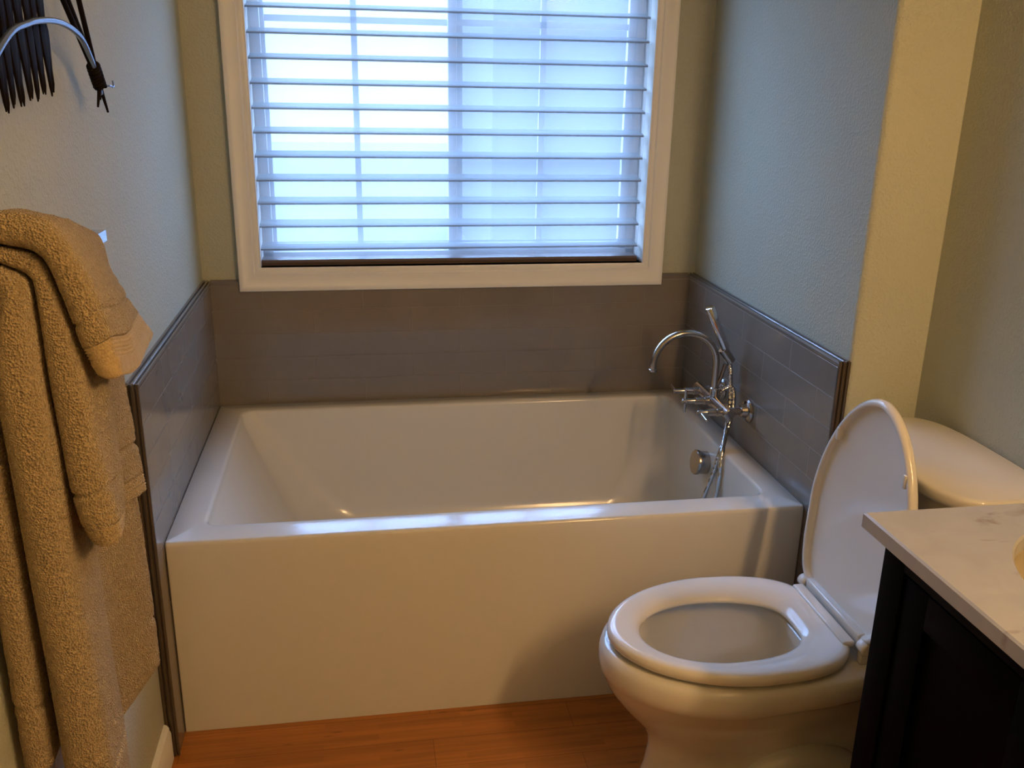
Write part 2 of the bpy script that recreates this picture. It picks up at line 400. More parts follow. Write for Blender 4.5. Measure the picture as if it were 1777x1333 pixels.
rings.append(tubring(ix0 - .02, ix1 + .02, iya - .02, iyb + .02, .03, zz))
for k in range(6):
    a = k / 5 * PI / 2; rr = .010
    d = rr * math.sin(a) - rr
    rings.append(tubring(ix0 + d, ix1 - d, iya + d, iyb - d, .034, zz - rr * (1 - math.cos(a))))
prof = [(.02, .004, .004, .003), (.10, .045, .012, .010), (.22, .11, .022, .022), (.32, .17, .032, .036), (.36, .20, .045, .05), (.385, .235, .075, .08), (.392, .29, .12, .13), (.395, .40, .25, .25)]
for dz, dl, dr, dy in prof:
    rings.append(tubring(ix0 + dl, ix1 - dr, iya + dy, iyb - dy, .04 + dz * .34, RIM - .010 - dz))
bm = bmesh.new(); loft(bm, rings, cap0=True, cap1=True)
setparent(obj('basin', bm, ACRYL, angle=60), tub)
bm = bmesh.new()
o0 = Vector((1.431, -.474, .437)); nx = Vector((-1, 0, .12)).normalized()
pp = [(.0, .034), (.014, .034), (.0145, .037), (.022, .037), (.025, .035), (.026, .031)]
tube(bm, [o0 - nx * .012] + [o0 + nx * a for a, r in pp], [.034] + [r for a, r in pp], 40)
of = setparent(obj('overflow_plate', bm, CHROME), tub); of['label'] = 'round brushed nickel overflow cover'
bm = bmesh.new(); tube(bm, [(1.22, -.455, .098), (1.22, -.455, .105), (1.22, -.455, .109)], [.04, .04, .034], 32)
setparent(obj('drain', bm, CHROME), tub)
# ------------------------------------------------------------------ tub filler
tf = thing('tub_faucet', 'brushed nickel wall mounted tub filler with gooseneck spout over the bathtub', 'faucet', (LX, -.455, .625))
def fpart(n, bm, m=CHROME): return setparent(obj(n, bm, m), tf)
XB = 1.455; ZF = .625
for y in (-.555, -.355):
    bm = bmesh.new(); tube(bm, [(LX, y, ZF), (LX - .005, y, ZF), (LX - .010, y, ZF), (LX - .012, y, ZF), (LX - .026, y, ZF), (LX - .028, y, ZF), (XB, y, ZF)],
                           [.033, .033, .029, .020, .016, .011, .011], 32)
    fpart('escutcheon', bm)
bm = bmesh.new(); rod(bm, (XB, -.585, ZF), (XB, -.325, ZF), .0155, 24, .003)
rod(bm, (XB + .004, -.455, ZF - .018), (XB + .004, -.455, ZF + .04), .0165, 24, .003)
fpart('valve_body', bm)
bm = bmesh.new()
pts = [(XB, -.455, ZF + .01), (XB, -.455, ZF + .05), (XB, -.455, .70)]
cx, cz, r = 1.360, .735, .095
for k in range(25):
    a = k / 24 * PI * 1.04
    pts.append((cx + r * math.cos(a), -.455, cz + r * math.sin(a) * (1.0 if k < 13 else 1.0)))
tube(bm, pts, .0095, 20, sx=1.25, ref=(0, 1, 0))
fpart('spout', bm)
bm = bmesh.new(); p0 = Vector(pts[-1]); dd = (Vector(pts[-1]) - Vector(pts[-2])).normalized()
tube(bm, [p0 - dd * .004, p0 - dd * .003, p0 + dd * .003, p0 + dd * .004], [.010, .0115, .0115, .009], 20, sx=1.2)
fpart('aerator', bm)
def handle(y, xe, cross):
    bm = bmesh.new()
    tube(bm, [(XB - .01, y, ZF), (XB - .028, y, ZF), (XB - .03, y, ZF), (XB - .031, y, ZF), (XB - .055, y, ZF), (XB - .056, y, ZF), (XB - .058, y, ZF), (xe, y, ZF), (xe - .002, y, ZF)],
         [.012, .012, .009, .0105, .0105, .008, .0075, .0075, .005], 20)
    xr = xe + .008
    for a, b in cross: rod(bm, (xr, y + a[0], ZF + a[1]), (xr, y + b[0], ZF + b[1]), .0044, 14)
    return fpart('handle', bm)
handle(-.365, 1.366, [((-.006, 0), (.046, .004))])
handle(-.455, 1.362, [((0, -.033), (0, .033)), ((-.018, 0), (.018, 0))])
handle(-.555, 1.372, [((.006, 0), (-.052, -.006))])
# hand shower: a separate piece resting in its cradle, with its hose
bm = bmesh.new()
tube(bm, [(XB + .004, -.455, ZF + .03), (XB + .018, -.456, ZF + .07), (1.482, -.458, .735)], [.006, .006, .006], 12)
rod(bm, (1.498, -.459, .742), (1.470, -.457, .780), .0145, 20)
fpart('hand_shower_cradle', bm)
hs = thing('hand_shower', 'brushed nickel stick hand shower standing upright in its cradle beside the spout', 'hand shower', (1.488, -.458, .75))
a = Vector((1.492, -.459, .752)); b = Vector((1.420, -.455, .903)); d = (b - a).normalized()
bm = bmesh.new(); tube(bm, [a, a + d * .004, a + d * .022, a + d * .024, a + d * .034, a + d * .036, b - d * .003, b - d * .001, b], [.006, .0075, .0105, .0095, .0095, .0130, .0134, .0125, .010], 24)
setparent(obj('handle', bm, POLISH), hs)
hp = cr([a + d * .002, (1.497, -.462, .715), (1.500, -.468, .66), (1.494, -.485, .60), (1.473, -.525, .55), (1.446, -.575, .50), (1.436, -.595, .43), (1.418, -.605, .33), (1.395, -.60, .22),
         (1.375, -.585, .165), (1.366, -.565, .19), (1.385, -.56, .28), (1.413, -.557, .37), (1.436, -.553, .44), (1.452, -.548, .50), (1.478, -.520, .55), (1.500, -.495, .60), (1.508, -.475, .65), (1.500, -.468, .668), (1.480, -.460, .655), (1.470, -.457, .640)], 16)
bm = bmesh.new(); acc = 0; rr = []
for i, p in enumerate(hp):
    if i: acc += (p - hp[i - 1]).length
    rr.append(.0070 + .0007 * math.sin(acc / .0055 * 2 * PI))
tube(bm, hp, rr, 12)
h = setparent(obj('hose', bm, POLISH), hs); h['label'] = 'flexible metal hose looping down into the bathtub'
# ------------------------------------------------------------------ toilet
YT = -1.303
toi = thing('toilet', 'white two piece toilet with raised lid between bathtub and vanity', 'toilet', (1.25, YT, 0))
def outline(xf, xm, hw, xb, hwb, z, yc=YT, p=2.0, rc=.03, pz=None, nr=6):
    """egg shaped ring: half ellipse in front, tapering sides, rounded back corners"""
    half = []
    for k in range(25):
        a = k / 24 * PI / 2
        half.append((xm - (xm - xf) * math.cos(a) ** (2 / p), hw * math.sin(a) ** (2 / p)))
    half = half[:]
    for k in range(1, 28):
        a = k / 28 * PI / 2; u = math.sin(a) ** (2 / nr)
        half.append((xm + (xb - xm) * u, (hw + (hwb - hw) * u * u) * math.cos(a) ** (2 / nr)))
    half.append((xb, 0))
    f = (lambda x: z) if pz is None else pz
    up = [(x, yc + y, f(x)) for x, y in half]; dn = [(x, yc - y, f(x)) for x, y in reversed(half[1:-1])]
    return up + dn
def shift(bm, kind):
    for v in bm.verts:
        if kind == 'bowl': v.co.x -= .010; v.co.z *= 1.042
        if kind == 'seat': v.co.x -= .011; v.co.z += .0205; v.co.y = YT + (v.co.y - YT) * .99
def tpart(n, bm, m=PORC, angle=50, kind=None):
    shift(bm, kind); return setparent(obj(n, bm, m, angle=angle), toi)
bm = bmesh.new()
O = lambda xf, hw, xb, hwb, z, xm=1.18, rc=.04, p=2.0: outline(xf, xm, hw, xb, hwb, z, rc=rc, p=p)
outer = [(1.004, .100, 1.60, .092, .001), (1.002, .102, 1.60, .094, .012), (1.008, .098, 1.60, .090, .030), (1.020, .088, 1.60, .080, .060), (1.031, .080, 1.60, .072, .10), (1.037, .078, 1.60, .066, .15), (1.032, .084, 1.60, .064, .18),
         (1.012, .100, 1.60, .064, .21), (.985, .122, 1.60, .066, .24), (.960, .145, 1.60, .070, .27), (.940, .165, 1.60, .076, .30), (.930, .178, 1.60, .085, .322),
         (.9258, .186, 1.60, .100, .334), (.922, .191, 1.60, .118, .341), (.9205, .194, 1.60, .125, .355), (.9215, .1945, 1.60, .130, .375), (.926, .191, 1.60, .130, .387), (.934, .184, 1.598, .126, .3925)]
rings = [O(*r[:4], r[4]) for r in outer]
inner = [(.955, .160, 1.36, .10, .3930), (.968, .148, 1.34, .09, .392), (.974, .143, 1.335, .085, .385), (.972, .145, 1.338, .085, .36), (.985, .138, 1.33, .08, .33), (1.01, .122, 1.315, .07, .29),
         (1.05, .098, 1.29, .055, .25), (1.085, .078, 1.265, .045, .225), (1.11, .06, 1.25, .035, .20), (1.14, .04, 1.235, .025, .18)]
rings += [outline(r[0], 1.17, r[1], r[2], r[3], r[4], rc=.02) for r in inner]
loft(bm, rings, cap0=True, cap1=True)
# trapway bulge on either side of the pedestal
tpart('bowl', bm, angle=70, kind='bowl')
for s in (-1, 1):
    bm = bmesh.new()
    pts = cr([(1.17, YT + s * .070, .02), (1.20, YT + s * .074, .07), (1.26, YT + s * .078, .125), (1.34, YT + s * .080, .15), (1.42, YT + s * .080, .13), (1.47, YT + s * .080, .08), (1.49, YT + s * .078, .02)], 6)
    tube(bm, pts, .033, 20)
    tpart('trapway', bm)
bm = bmesh.new(); loft(bm, [outline(1.052, 1.17, .102, 1.290, .06, .252), outline(1.040, 1.17, .105, 1.296, .062, .254)]); tpart('bowl_water', bm, WATER, kind='bowl')
# seat
def so(d, z, rear=0): return outline(.9355 + d, 1.20, .190 - d, 1.414 - d + rear, .158 - d, z, p=1.93, nr=4.2)
def ho(d, z): return outline(1.003 - d, 1.165, .113 + d, 1.332 + d, .080 + d, z, yc=YT - .004, nr=4.2)
bm = bmesh.new()
rings = [so(.012, .3970), so(.004, .3980), so(.0005, .402), so(0, .411), so(.002, .4175), so(.007, .4215), so(.014, .4230)]
rings += [ho(.040, .4220), ho(.022, .4185), ho(.010, .4135), ho(.003, .4090), ho(0, .4055), ho(.001, .4000), ho(.006, .3975), ]
loft(bm, rings + [rings[0]], cap0=False, cap1=False)
tpart('seat', bm, SEATM, angle=60, kind='seat')
bm = boxes(((1.386, YT - .112, .414), (1.412, YT + .118, .4285)), bev=.004, seg=3); tpart('hinge_rail', bm, SEATM, kind='seat')
bm = boxes(((1.417, YT - .112, .410), (1.436, YT + .118, .442)), bev=.005, seg=3); tpart('hinge_rail', bm, SEATM, kind='seat')
for y in (YT - .127, YT + .133):
    bm = bmesh.new(); rod(bm, (1.424, y - .014, .424), (1.424, y + .014, .424), .0140, 24, .004)
    box(bm, (1.414, y - .008, .388), (1.434, y + .008, .42), .003); tpart('hinge', bm, SEATM, kind='seat')
# raised lid
def lo(d, t_):
    r = outline(.932 + d, 1.20, .184 - d, 1.400 - d * .6, .152 - d, 0, p=1.84, nr=9)
    out = []
    for x, y, z in r:
        Lh = 1.400 - x                                # distance up from the hinge
        out.append((1.4085 + .090 * Lh + t_, y, .447 + Lh))
    return out
bm = bmesh.new()
rings = [lo(.0215, .0125), lo(.0185, .0115), lo(.0160, .004), lo(.0135, .0005), lo(.010, -.001), lo(.004, .0005), lo(.0008, .004), lo(0, .009), lo(.001, .015), lo(.005, .0185), lo(.012, .0205), lo(.03, .0215)]
loft(bm, rings, cap0=True, cap1=True)
tl = tpart('lid', bm, SEATM, angle=60)
for s_ in (-1, 1):
    bm = boxes(((1.4375, YT + s_ * .126 - .005, .786), (1.4540, YT + s_ * .126 + .005, .814)), bev=.003)
    bmx = obj('bumper', bm, SEATM, tl)
# tank
def sup(cx, cy, a, b, p, z, n=64):
    out = []
    for k in range(n):
        t_ = 2 * PI * k / n; c, s_ = math.cos(t_), math.sin(t_)
        out.append((cx + a * math.copysign(abs(c) ** (2 / p), c), cy + b * math.copysign(abs(s_) ** (2 / p), s_), z))
    return out
YK = -1.300
bm = bmesh.new(); loft(bm, [sup(1.612, YK, .085, .175, 4, .393), sup(1.612, YK, .098, .19, 4, .41), sup(1.611, YK, .106, .208, 4, .60), sup(1.610, YK, .110, .214, 4, .768)])
tpart('tank', bm)
bm = bmesh.new(); K = [(.000, .7685), (.003, .7695)]
loft(bm, [sup(1.601, YK, .116, .216, 3.4, .766), sup(1.601, YK, .121, .223, 3.4, .769), sup(1.601, YK, .123, .226, 3.4, .775), sup(1.601, YK, .123, .226, 3.4, .786), sup(1.601, YK, .1225, .2255, 3.4, .791), sup(1.601, YK, .120, .2225, 3.4, .7945), sup(1.601, YK, .114, .215, 3.4, .7965), sup(1.601, YK, .05, .12, 3, .7995)])
tpart('tank_lid', bm, angle=70)
bm = bmesh.new(); rod(bm, (1.505, YK - .16, .72), (1.488, YK - .16, .72), .012, 20); rod(bm, (1.489, YK - .165, .72), (1.489, YK - .10, .714), .005, 12)
tpart('flush_lever', bm, CHROME)
# ------------------------------------------------------------------ vanity cabinet, countertop, sink
VX = 1.236; VY0 = -1.704; VY1 = -3.62; VT = .845
van = thing('vanity_cabinet', 'dark espresso vanity cabinet under the cream marble countertop', 'cabinet', (1.48, -2.6, 0))
def vpart(n, bm, m=ESPRESSO, par=van, sm=True): return setparent(obj(n, bm, m, smooth=sm), par)
bm = bmesh.new()      # carcass: open-topped shell on a recessed plinth
ra = lambda i, z: [(VX + .018 + i, VY1 + i, z), (XR - .001 - i, VY1 + i, z), (XR - .001 - i, VY0 - i, z), (VX + .018 + i, VY0 - i, z)]
loft(bm, [ra(0, .10), ra(0, VT), ra(.016, VT), ra(.016, .118)])
box(bm, (VX + .07, VY1, 0), (XR - .001, VY0, .101))
vpart('body', bm)
bm = boxes(((VX, VY0 - .055, .0), (VX + .019, VY0, VT)), ((VX, VY1, .79 + .022), (VX + .019, VY0 - .054, VT)), ((VX, VY1, .095), (VX + .019, VY0 - .054, .135)),
           ((VX, -2.42, .13), (VX + .019, -2.38, .815)), ((VX, -3.10, .13), (VX + .019, -3.06, .815)), bev=.0015)
vpart('face_frame', bm)
for a, b in ((-1.762, -2.067), (-2.073, -2.377), (-2.423, -2.737), (-2.743, -3.057), (-3.103, -3.36), (-3.366, -3.615)):
    bm = bmesh.new()
    xa = VX + .004
    # recessed panel door
    for q in (((xa, b, .14), (xa + .016, b + .055, .806)), ((xa, a - .055, .14), (xa + .016, a, .806)), ((xa, b + .055, .75), (xa + .016, a - .055, .806)), ((xa, b + .055, .14), (xa + .016, a - .055, .196))):
        box(bm, q[0], q[1], .0015)
    box(bm, (xa + .009, b + .05, .19), (xa + .0155, a - .05, .755))
    dr = vpart('door', bm)
ct = thing('countertop', 'cream marble countertop with grey flecks on the dark vanity', 'countertop', (1.47, -2.6, VT))
cx0, cx1, cya, cyb, ctz = 1.212, XR - .001, -3.64, -1.671, .8700
sxc, syc, sa, sb = 1.482, -1.972, .170, .215
def rect_ring(x0, x1, ya, yb_, z, n=96, c=(sxc, syc)):
    out = []
    for k in range(n):
        t_ = 2 * PI * k / n; dx, dy = math.cos(t_), math.sin(t_)
        s_ = min((x1 - c[0]) / dx if dx > 1e-9 else (x0 - c[0]) / dx if dx < -1e-9 else 1e9, (yb_ - c[1]) / dy if dy > 1e-9 else (ya - c[1]) / dy if dy < -1e-9 else 1e9)
        out.append([c[0] + dx * s_, c[1] + dy * s_, z])
    for cxn, cyn in ((x0, ya), (x0, yb_), (x1, ya), (x1, yb_)):
        j = min(range(n), key=lambda i: (out[i][0] - cxn) ** 2 + (out[i][1] - cyn) ** 2); out[j][0] = cxn; out[j][1] = cyn
    return [tuple(p) for p in out]
def ell(a, b, z, n=96): return [(sxc + a * math.cos(2 * PI * k / n), syc + b * math.sin(2 * PI * k / n), z) for k in range(n)]
bm = bmesh.new()
ym = -2.35
e = .003
rings = [ell(sa, sb, VT + .0005), rect_ring(cx0, cx1, ym, cyb, VT + .0005), rect_ring(cx0, cx1, ym, cyb, ctz - e), rect_ring(cx0 + e, cx1, ym, cyb - e, ctz), ell(sa + .003, sb + .003, ctz), ell(sa, sb, ctz - .004)]
loft(bm, rings + [rings[0]], cap0=False, cap1=False)
box(bm, (cx0 + .001, cya, VT + .0005), (cx1, ym - .0005, ctz))
setparent(obj('slab', bm, MARBLE, angle=30), ct)
bm = bmesh.new()
rings = [ell(sa + .016, sb + .016, VT), ell(sa + .008, sb + .008, VT - .001), ell(sa + .001, sb + .001, VT - .004)]
for k in range(1, 9):
    a = k / 8 * PI / 2; rings.append(ell((sa) * math.cos(a) ** .6 + .006, (sb) * math.cos(a) ** .6 + .006, VT - .004 - .13 * math.sin(a)))
loft(bm, rings, cap0=False, cap1=True)
SINKM = mat('biscuit_sink_china', (.42, .36, .24), .15)
tag(obj('sink', bm, SINKM, angle=70), 'oval biscuit sink bowl set under the marble countertop', 'sink')
# light fixture over the vanity (out of frame; it lights the room)
lf = thing('vanity_light', 'wall light bar with four frosted bulbs above the vanity', 'light fixture', (XR, -3.0, 2.08))
bm = boxes(((XR - .022, -3.48, 2.04), (XR, -2.52, 2.12)), bev=.004); setparent(obj('back_plate', bm, CHROME), lf)
for y in (-3.36, -3.12, -2.88, -2.64):
    bm = bmesh.new(); rod(bm, (XR - .02, y, 2.08), (XR - .065, y, 2.08), .014, 16); setparent(obj('socket', bm, CHROME), lf)
    bm = bmesh.new(); bmesh.ops.create_uvsphere(bm, u_segments=24, v_segments=16, radius=.045, matrix=Matrix.Translation((XR - .105, y, 2.08)))
    setparent(obj('bulb', bm, BULB), lf)
# ------------------------------------------------------------------ towel bar and towels
tb = thing('towel_bar', 'square chrome towel bar end sticking out past the tan towels', 'towel bar', (WL, -1.36, 1.262))
bm = boxes(((.052, -1.715, 1.252), (.068, -1.362, 1.270)), bev=.001); setparent(obj('bar', bm, POLISH, smooth=False), tb)
for y in (-1.370, -1.705):
    bm = boxes(((WL, y - .02, 1.241), (WL + .008, y + .02, 1.281)), ((WL + .008, y - .008, 1.252), (.0525, y + .008, 1.270)), bev=.001)
    setparent(obj('bracket', bm, POLISH, smooth=False), tb)
def resample(pts, n):
    P_ = cr([(p[0], p[1], 0) for p in pts], 8); d = [0]
    for i in range(1, len(P_)): d.append(d[-1] + (P_[i] - P_[i - 1]).length)
    out = []; j = 0
    for k in range(n):
        s = d[-1] * k / (n - 1)
        while j < len(P_) - 2 and d[j + 1] < s: j += 1
        u = (s - d[j]) / max(d[j + 1] - d[j], 1e-9); p = P_[j].lerp(P_[j + 1], min(1, max(0, u))); out.append((p.x, p.y))
    return out
def towel(name, label, stations, nA, nB, ring_n, dobby, seed, back_top):
    """stations: (y, outer polyline, inner polyline) from the far to the near side.
    each polyline runs back hem -> over the bar -> front hem; the first `back_top` points lie behind the bar"""
    st = []
    for y, o_, i_ in stations:
        k = back_top
        oo = resample(o_[:k + 1], nA) + resample(o_[k:], nB)[1:]; ii = resample(i_[:k + 1], nA) + resample(i_[k:], nB)[1:]
        st.append((y, oo, ii))
    M = len(st[0][1]); ys = [s[0] for s in st]
    def interp(vals, y):
        for a in range(len(ys) - 1):
            if y >= ys[a + 1] - 1e-9:
                u = (ys[a] - y) / (ys[a] - ys[a + 1])
                v0 = vals[max(a - 1, 0)]; v1 = vals[a]; v2 = vals[a + 1]; v3 = vals[min(a + 2, len(ys) - 1)]
                m1 = (v2 - v0) * .5 if a else (v2 - v1); m2 = (v3 - v1) * .5 if a + 2 < len(ys) else (v2 - v1)
                m1 *= .8; m2 *= .8
                return (2 * u ** 3 - 3 * u * u + 1) * v1 + (u ** 3 - 2 * u * u + u) * m1 + (-2 * u ** 3 + 3 * u * u) * v2 + (u ** 3 - u * u) * m2
        return vals[-1]
    bm = bmesh.new(); lay = bm.verts.layers.float.new('pile'); rings = []; piles = []
    # arc length along the outer path for hem distances
    mid = st[len(st) // 2][1]; acc = [0]
    for i in range(1, M): acc.append(acc[-1] + math.dist(mid[i], mid[i - 1]))
    tot = acc[-1]
    for i in range(M):
        dh = min(tot - acc[i], acc[i] + 1e-4)
        dent = 0; pile = 1
        for c, w, h in dobby['dents']: dent += h * math.exp(-((dh - c) / w) ** 2)
        a, b = dobby['band']
        if a < dh < b: pile = dobby['bp']; dent += .0014 * math.sin((dh - a) / dobby['pitch'] * 2 * PI) + .0016
        if dh < dobby['hem']: pile = .15
        close = 1 - min(1, dh / .010); close = 1 - math.sqrt(max(0, 1 - close * close)) if close > 0 else 0
        ring = []; pl = []
        ox = [s[1][i][0] for s in st]; oz = [s[1][i][1] for s in st]; jx = [s[2][i][0] for s in st]; jz = [s[2][i][1] for s in st]
        def pos(y, side):
            X0, Z0, X1, Z1 = interp(ox, y), interp(oz, y), interp(jx, y), interp(jz, y)
            return (X0, Z0) if side == 0 else (X1, Z1) if side == 1 else ((X0 + X1) / 2, (Z0 + Z1) / 2)
        y_f, y_n = ys[0], ys[-1]
        seq = []
        for k in range(ring_n + 1): seq.append((y_f + (y_n - y_f) * k / ring_n, 1.0, 0))
        hn = math.dist(pos(y_n, 0), pos(y_n, 1)) / 2
        for k in range(1, 12):
            a_ = k / 12 * PI; seq.append((y_n, math.cos(a_), -math.sin(a_) * hn * .95))
        for k in range(ring_n + 1): seq.append((y_n + (y_f - y_n) * k / ring_n, -1.0, 0))
        hf = math.dist(pos(y_f, 0), pos(y_f, 1)) / 2
        for k in range(1, 6):
            a_ = PI + k / 6 * PI; seq.append((y_f, math.cos(a_), -math.sin(a_) * hf * .9))
        cxm = sum(ox) / len(ox)
        for y, w, dy in seq:
            m_ = pos(y, 2); o2 = pos(y, 0)
            vx, vz_ = o2[0] - m_[0], o2[1] - m_[1]; hl = max(math.hypot(vx, vz_), 1e-6)
            s_ = (1 - dent / max(hl, .008) * 1.0) * (1 - close * .92)
            yy = y + dy * (1 - close * .6) * (1 - dent * 25)
            x = m_[0] + vx * w * s_; z = m_[1] + vz_ * w * s_
            nn = noise.noise(Vector((x * 9 + seed, yy * 9, z * 5))) * .004 + noise.noise(Vector((x * 30, yy * 30 + seed, z * 30))) * .0013
            if pile == 1: nn += noise.noise(Vector((x * 150, yy * 150, z * 150 + seed))) * .0013
            nn *= (1 if w > -.5 else .1)
            x += nn * (vx / hl) * max(w, -.2) + 0; z += nn * (vz_ / hl) * w; yy += nn * (dy / max(hn, 1e-6)) * 1.0
            ring.append((max(x, WL + .0015), yy, z)); pl.append(pile)
        rings.append(ring); piles.append(pl)
    vs = loft(bm, rings)
    for r_, p_ in zip(vs, piles):
        for v, q in zip(r_, p_): v[lay] = q
    o = obj(name, bm, TERRY, angle=80)
    return tag(o, label, 'towel')
# stations: far (-1.42), trough (-1.56), shoulder (-1.68), near (-1.762)
G = .0025
def grow(pts, g, k):   # inner path lying on an outer path of the towel underneath
    return pts
C_out = {
 -1.44: [(.012, .61), (.010, .90), (.016, 1.15), (.036, 1.260), (.054, 1.2775), (.073, 1.264), (.074, 1.215), (.070, 1.12), (.070, 1.00), (.080, .90), (.087, .837), (.0915, .71), (.093, .60), (.092, .535)],
 -1.56: [(.006, .61), (.006, .90), (.014, 1.15), (.034, 1.264), (.055, 1.287), (.079, 1.270), (.078, 1.22), (.066, 1.12), (.056, 1.00), (.050, .90), (.048, .83), (.048, .71), (.046, .60), (.044, .495)],
 -1.68: [(-.010, .61), (-.010, .90), (.002, 1.15), (.030, 1.266), (.055, 1.290), (.081, 1.272), (.082, 1.22), (.084, 1.12), (.086, 1.02), (.086, .92), (.087, .83), (.090, .71), (.092, .60), (.094, .49)],
 -1.762: [(-.012, .61), (-.012, .90), (.000, 1.15), (.028, 1.266), (.055, 1.291), (.080, 1.272), (.083, 1.23), (.084, 1.14), (.089, 1.04), (.090, .93), (.092, .83), (.095, .71), (.098, .60), (.100, .49)]}
C_in = {
 -1.44: [(.034, .61), (.034, .90), (.038, 1.15), (.0495, 1.262), (.059, 1.2725), (.0695, 1.262), (.068, 1.215), (.054, 1.12), (.048, 1.00), (.052, .90), (.056, .837), (.058, .71), (.058, .60), (.058, .535)],
 -1.56: [(.026, .61), (.026, .90), (.036, 1.15), (.0495, 1.262), (.059, 1.2725), (.0695, 1.262), (.066, 1.215), (.048, 1.12), (.038, 1.00), (.032, .90), (.030, .83), (.030, .71), (.029, .60), (.028, .495)],
 -1.68: [(.022, .61), (.024, .90), (.034, 1.15), (.0495, 1.262), (.059, 1.2725), (.068, 1.252), (.048, 1.215), (.034, 1.13), (.032, 1.02), (.032, .92), (.032, .83), (.034, .71), (.035, .60), (.036, .49)],
 -1.762: [(.024, .61), (.024, .90), (.026, 1.15), (.044, 1.248), (.048, 1.256), (.050, 1.246), (.038, 1.205), (.030, 1.15), (.031, 1.04), (.032, .93), (.034, .83), (.036, .71), (.037, .60), (.038, .49)]}
towel('bath_towel', 'long tan bath towel, innermost of three on the bar and hanging lowest', [(y, C_out[y], C_in[y]) for y in C_out], 170, 260, 56,
      dict(dents=[(.105, .0035, .006)], band=(.0, .0), pitch=.006, hem=.0, bp=1), 1.0, 4)
B_out = {
 -1.44: [(-.001, 1.17), (.000, 1.22), (.020, 1.270), (.052, 1.286), (.076, 1.272), (.084, 1.230), (.088, 1.15), (.088, 1.053), (.094, .986), (.100, .92), (.1045, .862)],
 -1.56: [(-.004, 1.17), (-.002, 1.22), (.016, 1.278), (.052, 1.300), (.088, 1.284), (.099, 1.23), (.098, 1.15), (.088, 1.06), (.083, .98), (.080, .92), (.078, .876)],
 -1.68: [(-.0045, 1.17), (-.004, 1.22), (.012, 1.288), (.058, 1.309), (.093, 1.292), (.112, 1.24), (.126, 1.16), (.129, 1.08), (.133, 1.00), (.133, .95), (.128, .915)],
 -1.762: [(-.004, 1.17), (-.004, 1.22), (.010, 1.290), (.058, 1.3125), (.094, 1.298), (.110, 1.25), (.126, 1.17), (.133, 1.09), (.142, 1.02), (.148, .97), (.146, .938)]}
B_in = {
 -1.44: [(.008, 1.17), (.010, 1.22), (.030, 1.262), (.054, 1.279), (.0735, 1.267), (.0755, 1.23), (.075, 1.15), (.073, 1.053), (.0745, .986), (.082, .92), (.0895, .862)],
 -1.56: [(.004, 1.17), (.008, 1.22), (.027, 1.268), (.054, 1.290), (.081, 1.276), (.084, 1.23), (.076, 1.15), (.066, 1.06), (.060, .98), (.057, .92), (.055, .876)],
 -1.68: [(.000, 1.17), (.002, 1.22), (.024, 1.270), (.054, 1.293), (.084, 1.278), (.087, 1.24), (.0875, 1.16), (.089, 1.08), (.090, 1.00), (.090, .95), (.090, .915)],
 -1.762: [(.000, 1.17), (.002, 1.22), (.022, 1.270), (.054, 1.294), (.083, 1.278), (.0875, 1.25), (.088, 1.17), (.091, 1.09), (.094, 1.02), (.101, .97), (.112, .938)]}
towel('hand_towel', 'tan hand towel layered between the short top towel and the long bath towel', [(y, B_out[y], B_in[y]) for y in B_out], 40, 240, 56,
      dict(dents=[(.082, .0035, .006)], band=(.006, .034), pitch=.0047, hem=.0, bp=.6), 5.0, 3)
A_out = {
 -1.44: [(-.019, 1.20), (-.018, 1.24), (-.004, 1.280), (.036, 1.298), (.067, 1.272), (.090, 1.222), (.114, 1.168), (.143, 1.118)],
 -1.56: [(-.020, 1.20), (-.019, 1.24), (-.006, 1.298), (.046, 1.320), (.090, 1.298), (.114, 1.243), (.134, 1.18), (.153, 1.122)],
 -1.68: [(-.020, 1.20), (-.019, 1.24), (-.008, 1.318), (.055, 1.345), (.108, 1.325), (.136, 1.270), (.156, 1.205), (.166, 1.135)],
 -1.762: [(-.020, 1.20), (-.019, 1.24), (-.008, 1.325), (.058, 1.352), (.112, 1.340), (.142, 1.290), (.160, 1.225), (.172, 1.155)]}
A_in = {
 -1.44: [(-.009, 1.20), (-.006, 1.24), (.012, 1.273), (.048, 1.288), (.078, 1.272), (.087, 1.228), (.094, 1.172), (.114, 1.118)],
 -1.56: [(-.010, 1.20), (-.007, 1.24), (.010, 1.284), (.052, 1.303), (.091, 1.288), (.103, 1.235), (.108, 1.18), (.120, 1.122)],
 -1.68: [(-.010, 1.20), (-.008, 1.24), (.006, 1.290), (.058, 1.312), (.097, 1.296), (.116, 1.245), (.130, 1.18), (.138, 1.135)],
 -1.762: [(-.010, 1.20), (-.008, 1.24), (.004, 1.292), (.058, 1.3155), (.098, 1.302), (.115, 1.255), (.130, 1.19), (.144, 1.155)]}
towel('small_towel', 'short tan towel with a ribbed hem draped uppermost over the other two', [(y, A_out[y], A_in[y]) for y in A_out], 40, 180, 56,
      dict(dents=[(.088, .003, .0035)], band=(.026, .052), pitch=.0050, hem=.026, bp=.25), 9.0, 3)
